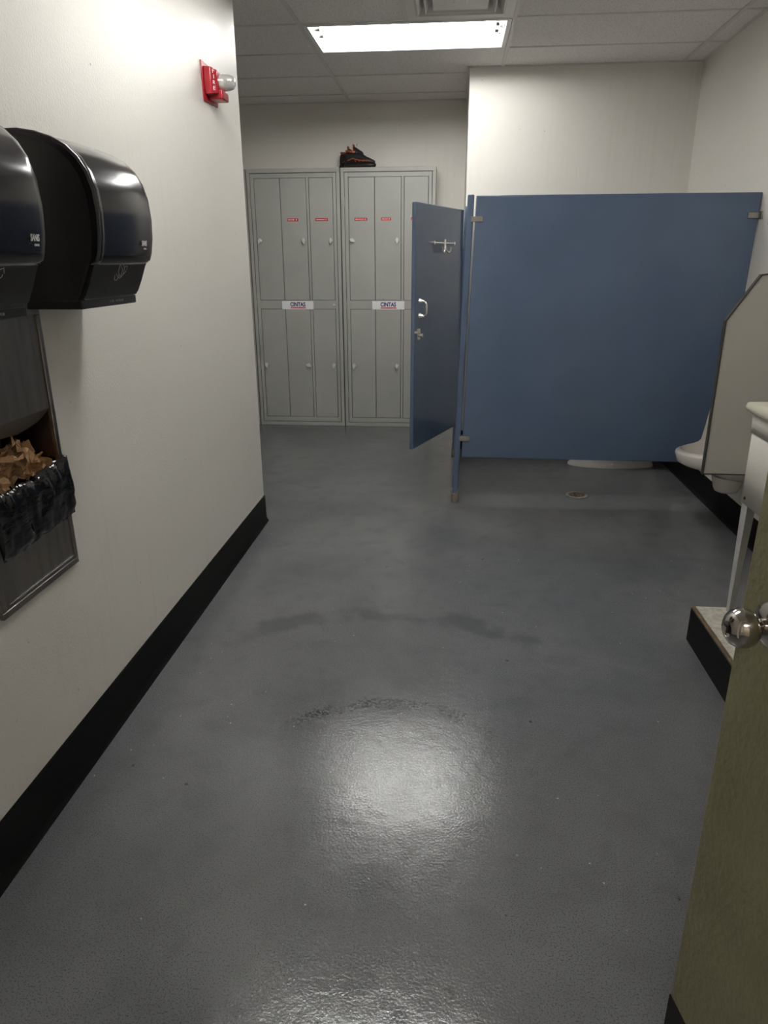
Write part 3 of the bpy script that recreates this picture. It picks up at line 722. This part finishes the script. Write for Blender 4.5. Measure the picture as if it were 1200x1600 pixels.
# ------------------------------------------------------------------ paper towel dispensers
PROF = [(0, 1.768), (.07, 1.768), (.110, 1.762), (.150, 1.750), (.182, 1.733), (.208, 1.708), (.226, 1.678), (.238, 1.638), (.242, 1.585), (.239, 1.535), (.232, 1.497), (.225, 1.478)]
LOW = [(.212, 1.474), (.205, 1.462), (.190, 1.425), (.176, 1.396), (.168, 1.386)]
def dispenser(y0, y1, label, marks, tx):
    t = thing('paper_towel_dispenser', (XL+.1, (y0+y1)/2, 1.37), label, 'dispenser', 'black paper towel dispensers on the left wall')
    # housing (cheeks), slightly inside the cover line
    prof = [(XL+.0005, 1.766)]+[(XL+max(0, d-.012), z-.007) for d, z in PROF[1:]]+[(XL+d-.012, z) for d, z in LOW]+[(XL+.156, 1.372), (XL+.0005, 1.372)]
    MB().prism(prof, 1, y0+.005, y1-.005).build('housing', M['plastic_side'], t, smooth=True, bevel=.003, angle=25)
    # curved front cover: bulges slightly along its width
    def sec(y, k):
        return [(XL+d*k if d > .1 else XL+d, y, z+(k-1)*.25*(z-1.5)) for d, z in PROF]
    ys = [(y0, .972), (y0+.006, .990), (y0+.018, 1.0), (y0+.022, .992), (y0+.030, .994)]+[(y0+.03+(y1-y0-.06)*k/8, .994+.02*math.sin(math.pi*k/8)) for k in range(1, 8)]+[(y1-.030, .994), (y1-.012, .988), (y1, .968)]
    def inner(y, k): return [(XL+max(0, d-.016)*k, y, z-.010) for d, z in reversed(PROF)]
    m = MB(); m.loft([sec(y, k)+inner(y, k) for y, k in ys], cap=True)
    m.build('front_cover', M['plastic_black'], t, smooth=True, angle=40)
    m = MB()
    m.tube([(XL+.0+d*.985, y0+.003, z-.002) for d, z in PROF], .0045, 8)
    m.build('cover_rim', M['plastic_rim'], t, smooth=True)
    # lower tray below the cover step
    low = [(XL+d, z) for d, z in [PROF[-1]]+LOW]
    low = [(XL+.12, 1.490), (XL+.222, 1.482)]+[(XL+d, z) for d, z in LOW]+[(XL+.13, 1.386)]
    m = MB(); m.prism(low, 1, y0+.012, y1-.010); m.build('lower_front', M['plastic_side'], t, smooth=True, angle=30)
    m = MB(); m.box((XL+.02, y0+.004, 1.362), (XL+.166, y1-.008, 1.385)); m.build('outlet_lip', M['plastic_side'], t, bevel=.003)
    m = MB(); m.tube([(XL+.1655, y0+.02, 1.384), (XL+.1665, (y0+y1)/2, 1.386), (XL+.1655, y1-.02, 1.384)], .0018, 6); m.build('lip_highlight_edge', M['plastic_rim'], t, smooth=True)
    # lettering
    d = .2355; n = Vector((1, 0, -.14)).normalized(); up = Vector((.14, 0, 1)).normalized()
    text('brand_lettering', 'SANiS', .014, .032, (XL+.2425, y1-.042+tx, 1.522), (0, 1, 0), (.12, 0, 1), M['whiteink'], t, bold=.02)
    text('maker_lettering', 'CINTAS', .0045, .018, (XL+.2405, y1-.036+tx, 1.508), (0, 1, 0), (.12, 0, 1), M['whiteink'], t)
    text('model_lettering', marks, .006, .085, (XL+.1665, (y0+y1)/2+.030, 1.374), (0, 1, 0), (0, 0, 1), M['greyink'], t)
    # line drawing of a hand taking a towel, on the slanting lower front
    def L2(a, b): # a along y, b along slope (0 bottom .. 1 top)
        z = 1.428+.044*b; dd = .190+(z-1.425)*(.015/.037)+.0012
        return (XL+dd, (y0+y1)/2-.012+a, z)
    m = MB()
    for pl in ([(.0, .95), (.022, .62), (.022, .15), (.0, .48), (.0, .95)], [(.012, 1.0), (.032, .72), (.034, .4), (.024, .15)], [(-.016, .30), (-.012, .02), (0, .0), (.010, .2), (.004, .35)], [(-.012, .4), (.004, .2), (.02, .1)], [(.03, .75), (.046, .82), (.05, .6)], [(.03, .3), (.044, .45), (.046, .55)]):
        m.tube([L2(*q) for q in pl], .0007, 5)
    m.build('hand_symbol', M['whiteink'], t)
    return t
dispenser(1.765, 2.10, 'black paper towel dispenser farther from the camera, seen whole beside the fire alarm wall', 'K 120 - 102-40/108', -.046)
dispenser(1.205, 1.535, 'black paper towel dispenser cut off by the left edge of the photo', 'K 120 - 102-40/928', -.022)

# ------------------------------------------------------------------ wall-recessed waste receptacle
T8 = thing('waste_receptacle', (XL-.05, 1.65, .64), 'recessed stainless steel waste receptacle in the left wall below the dispensers', 'waste receptacle')
fy0, fy1, fz0, fz1 = 1.465, 1.836, .640, 1.364; xo = XL+.012
m = MB(); fw = .018
def bars(m, y0, y1, z0, z1, w_, xa, xb):
    m.box((xa, y0, z0), (xb, y1, z0+w_)); m.box((xa, y0, z1-w_), (xb, y1, z1)); m.box((xa, y0, z0+w_), (xb, y0+w_, z1-w_)); m.box((xa, y1-w_, z0+w_), (xb, y1, z1-w_))
bars(m, fy0, fy1, fz0, fz1, fw, XL-.001, xo)
m.build('frame', M['steel_trim'], T8, bevel=.002)
m = MB(); xi = XL-.16
m.box((xi, HY0+.001, HZ0+.001), (xi+.003, HY1-.001, HZ1-.001))
m.build('back_plate', M['steel'], T8)
m = MB()
m.box((xi+.003, HY0+.0005, HZ0+.001), (XL-.002, HY0+.003, HZ1-.001)); m.box((xi+.003, HY1-.003, HZ0+.001), (XL-.002, HY1-.0005, HZ1-.001)); m.box((xi+.003, HY0+.003, HZ0+.001), (XL-.002, HY1-.003, HZ0+.004)); m.box((xi+.003, HY0+.003, HZ1-.004), (XL-.002, HY1-.003, HZ1-.001))
m.build('side_liner', M['dark_steel'], T8)
m = MB(); m.box((XL-.01, 1.4835, 1.100), (xo-.005, 1.8205, 1.3475)); m.build('upper_door', M['steel'], T8, bevel=.002)
# sloping lip with curved lower edge below the upper door
pts_t = [(1.4835, 1.100), (1.8205, 1.100)]
low_e = [(1.8205, 1.097), (1.805, 1.080), (1.78, 1.068), (1.74, 1.060), (1.70, 1.055), (1.62, 1.062), (1.55, 1.070), (1.4835, 1.074)]
ring_a = [(xo-.008-(1.10-z)*.55, y, z) for y, z in pts_t+low_e]
ring_b = [(x-.002, y, z-.001) for x, y, z in ring_a]
MB().loft([ring_a, ring_b]).build('sloping_lip', M['dark_steel'], T8)
m = MB(); m.box((XL-.008, 1.4835, .6585), (xo-.003, 1.8195, .918)); m.build('bin_front', M['steel'], T8, bevel=.002)
m = MB(); m.box((xo-.003, 1.500, .667), (xo-.001, 1.8135, .6695)); m.build('lip_highlight_strip', M['chrome'], T8)  # bright strip drawn in as the highlight along the inner lip edge
m = MB(); m.box((xi+.01, 1.49, .66), (xi+.012, 1.815, .90)); m.box((xi+.012, 1.49, .66), (XL-.008, 1.492, .915)); m.box((xi+.012, 1.813, .66), (XL-.008, 1.815, .915)); m.box((xi+.01, 1.49, .655), (XL-.008, 1.815, .66)); m.build('bin_body', M['dark_steel'], T8)

# black bag folded over the bin: a closed loop of cross-sections round the rim
m = MB(); NY = 90; ring = []
ya, yb, xa, xb = 1.486, 1.832, xi+.02, XL+.020
per = []
def seg(p, q, n): return [(p[0]+(q[0]-p[0])*k/n, p[1]+(q[1]-p[1])*k/n) for k in range(n)]
front = seg((xb, ya), (xb, yb), 60); right = seg((xb, yb), (xa, yb-.004), 16); back = seg((xa, yb-.004), (xa, ya), 30); left = seg((xa, ya), (xb, ya), 16)
loop = front+right+back+left
cxm, cym = (xa+xb)/2, (ya+yb)/2
def wob(x, y, z, s, a): return noise.noise(Vector((x*s, y*s, z*s)))*a
rows = [(-.050, .80, 0), (-.035, .86, 0), (-.022, .905, 0), (-.012, .932, 1), (.0, .945, 1), (.008, .940, 1), (.013, .925, 1), (.015, .905, 1), (.014, .885, 1), (.016, .865, 1), (.013, .845, 1), (.014, .825, 1), (.011, .808, 1), (.008, .798, 1)]
rings = []
for ri, (o_, z_, outp) in enumerate(rows):
    rg = []
    for i, (x, y) in enumerate(loop):
        isfront = i < 60
        nx, ny = (1, 0) if i < 60 else ((0, 1) if i < 76 else ((-1, 0) if i < 106 else (0, -1)))
        z = z_; o2 = o_
        if not isfront and o_ > 0:          # inside the recess the bag stays against the liner
            o2 = min(o_, -.002); z = .945+(.03 if 60 <= i < 106 else .01)*(1-abs(i-83)/40) - (ri-4)*.004
        elif not isfront: z = z_+.02
        if isfront:
            tt = (i/60); z += .022*tt*tt*(1 if ri < 6 else .1) - .012*(1-tt)*(1 if ri >= 9 else 0)
            if ri > 9: z += .03*(tt-.5)*0
        dx = wob(x+ri, y*1.2, z*2, 26, .007)+wob(x, y+ri*.02, z*3, 60, .004)
        dz = wob(y*1.0, z, 3, 30, .010)
        rg.append((x+nx*(o2)+ (dx if isfront else dx*.3), y+ny*o2 + (0 if not isfront else wob(y, z, x, 30, .004)), z+dz))
    rings.append(rg)
m.loft(rings, cap=False)
bag = m.build('trash_bag', M['bag'], None, smooth=True, angle=70, solid=.0012)
tag(bag, 'black plastic bag folded over the front of the steel wall bin', 'trash bag')

# crumpled towels
def towel(loc, rot, s, seed):
    m = MB(); n = 14; grid = []
    for i in range(n+1):
        row = []
        for j in range(n+1):
            u, v = i/n-.5, j/n-.5
            r = math.hypot(u, v)
            p = Vector((u*s, v*s, 0))
            q = Vector((u*2.6+seed*3.1, v*2.6, seed))
            f = abs(noise.noise(q*1.6))*1.0+abs(noise.noise(q*3.7))*.5
            p.z = (f-.3)*s*.75+ r*s*.25
            p.x += noise.noise(q*2.3+Vector((5, 0, 0)))*s*.32; p.y += noise.noise(q*2.1+Vector((0, 9, 0)))*s*.32
            row.append(m.bm.verts.new(p))
        grid.append(row)
    for i in range(n):
        for j in range(n):
            m.bm.faces.new((grid[i][j], grid[i+1][j], grid[i+1][j+1])); m.bm.faces.new((grid[i][j], grid[i+1][j+1], grid[i][j+1]))
    me_m = Matrix.Rotation(rot[2], 4, 'Z') @ Matrix.Rotation(rot[1], 4, 'Y') @ Matrix.Rotation(rot[0], 4, 'X')
    bmesh.ops.transform(m.bm, matrix=Matrix.Translation(loc) @ me_m, verts=m.bm.verts)
    o = m.build('paper_towel', M['kraft'], None, solid=.0012)
    tag(o, 'crumpled brown paper towel heaped in the black bag of the wall bin', 'paper towel', 'used paper towels in the wall bin')
for k, (y, z, s, rt) in enumerate(((1.735, .968, .085, (.4, .9, .3)), (1.695, .985, .085, (-.5, .8, 1.4)), (1.650, .968, .085, (.2, .9, 2.3)), (1.60, .978, .09, (.7, .7, .9)), (1.555, .965, .085, (-.3, .9, 4.0)), (1.52, .962, .075, (.3, .8, 5.1)), (1.765, .962, .065, (.8, .5, 2.0)), (1.625, .958, .07, (0, .9, .2)))):
    towel(Vector((XL-.040 - (.012 if k % 2 else 0), y, z)), rt, s, k+1.37)

# ------------------------------------------------------------------ fire alarm
T9 = thing('fire_alarm', (XL+.02, 3.47, 2.13), 'red fire alarm strobe mounted high near the end of the left wall', 'fire alarm')
MB().prism([(3.362, 2.276), (3.372, 2.124), (3.560, 2.130), (3.585, 2.272)], 0, XL+.0005, XL+.006).build('wall_plate', M['redplastic'], T9, bevel=.002)
m = MB(); m.loft([[(XL+.006, 3.385, 2.152), (XL+.006, 3.53, 2.152), (XL+.006, 3.53, 2.258), (XL+.006, 3.385, 2.258)], [(XL+.034, 3.388, 2.154), (XL+.034, 3.525, 2.154), (XL+.034, 3.525, 2.256), (XL+.034, 3.388, 2.256)], [(XL+.055, 3.412, 2.160), (XL+.055, 3.51, 2.160), (XL+.055, 3.51, 2.247), (XL+.055, 3.412, 2.247)]])
m.build('housing', M['redplastic'], T9, bevel=.003)
m = MB(); m.box((XL+.006, 3.43, 2.140), (XL+.070, 3.52, 2.178)); h_ = m.build('horn', M['redplastic'], T9, bevel=.006)
m = MB(); m.lathe([(0, .034), (.018, .033), (.040, .031), (.056, .026), (.064, .015), (.066, .004)], (XL+.053, 3.465, 2.208), (1, 0, 0), 24); m.build('strobe_lens', M['lens'], T9, smooth=True)
for k, ch in enumerate('FIRE'):
    text('fire_lettering', ch, .015, .003 if ch == 'I' else .010, (XL+.046, 3.3955, 2.240-k*.0215), (1, 0, 0), (0, 0, 1), M['whiteink'], T9)

# ------------------------------------------------------------------ world and view
w = bpy.data.worlds.new('world'); bpy.context.scene.world = w; w.use_nodes = True
w.node_tree.nodes['Background'].inputs[0].default_value = (.02, .02, .02, 1)
w.node_tree.nodes['Background'].inputs[1].default_value = 1
sc = bpy.context.scene
sc.view_settings.view_transform = 'Standard'; sc.view_settings.look = 'None'; sc.view_settings.gamma = 1; sc.view_settings.use_curve_mapping = False
sc.view_settings.exposure = 0.85
sc.cycles.use_denoising = True
sc.cycles.max_bounces = 10; sc.cycles.diffuse_bounces = 6; sc.cycles.glossy_bounces = 5
sc.cycles.sample_clamp_indirect = 6
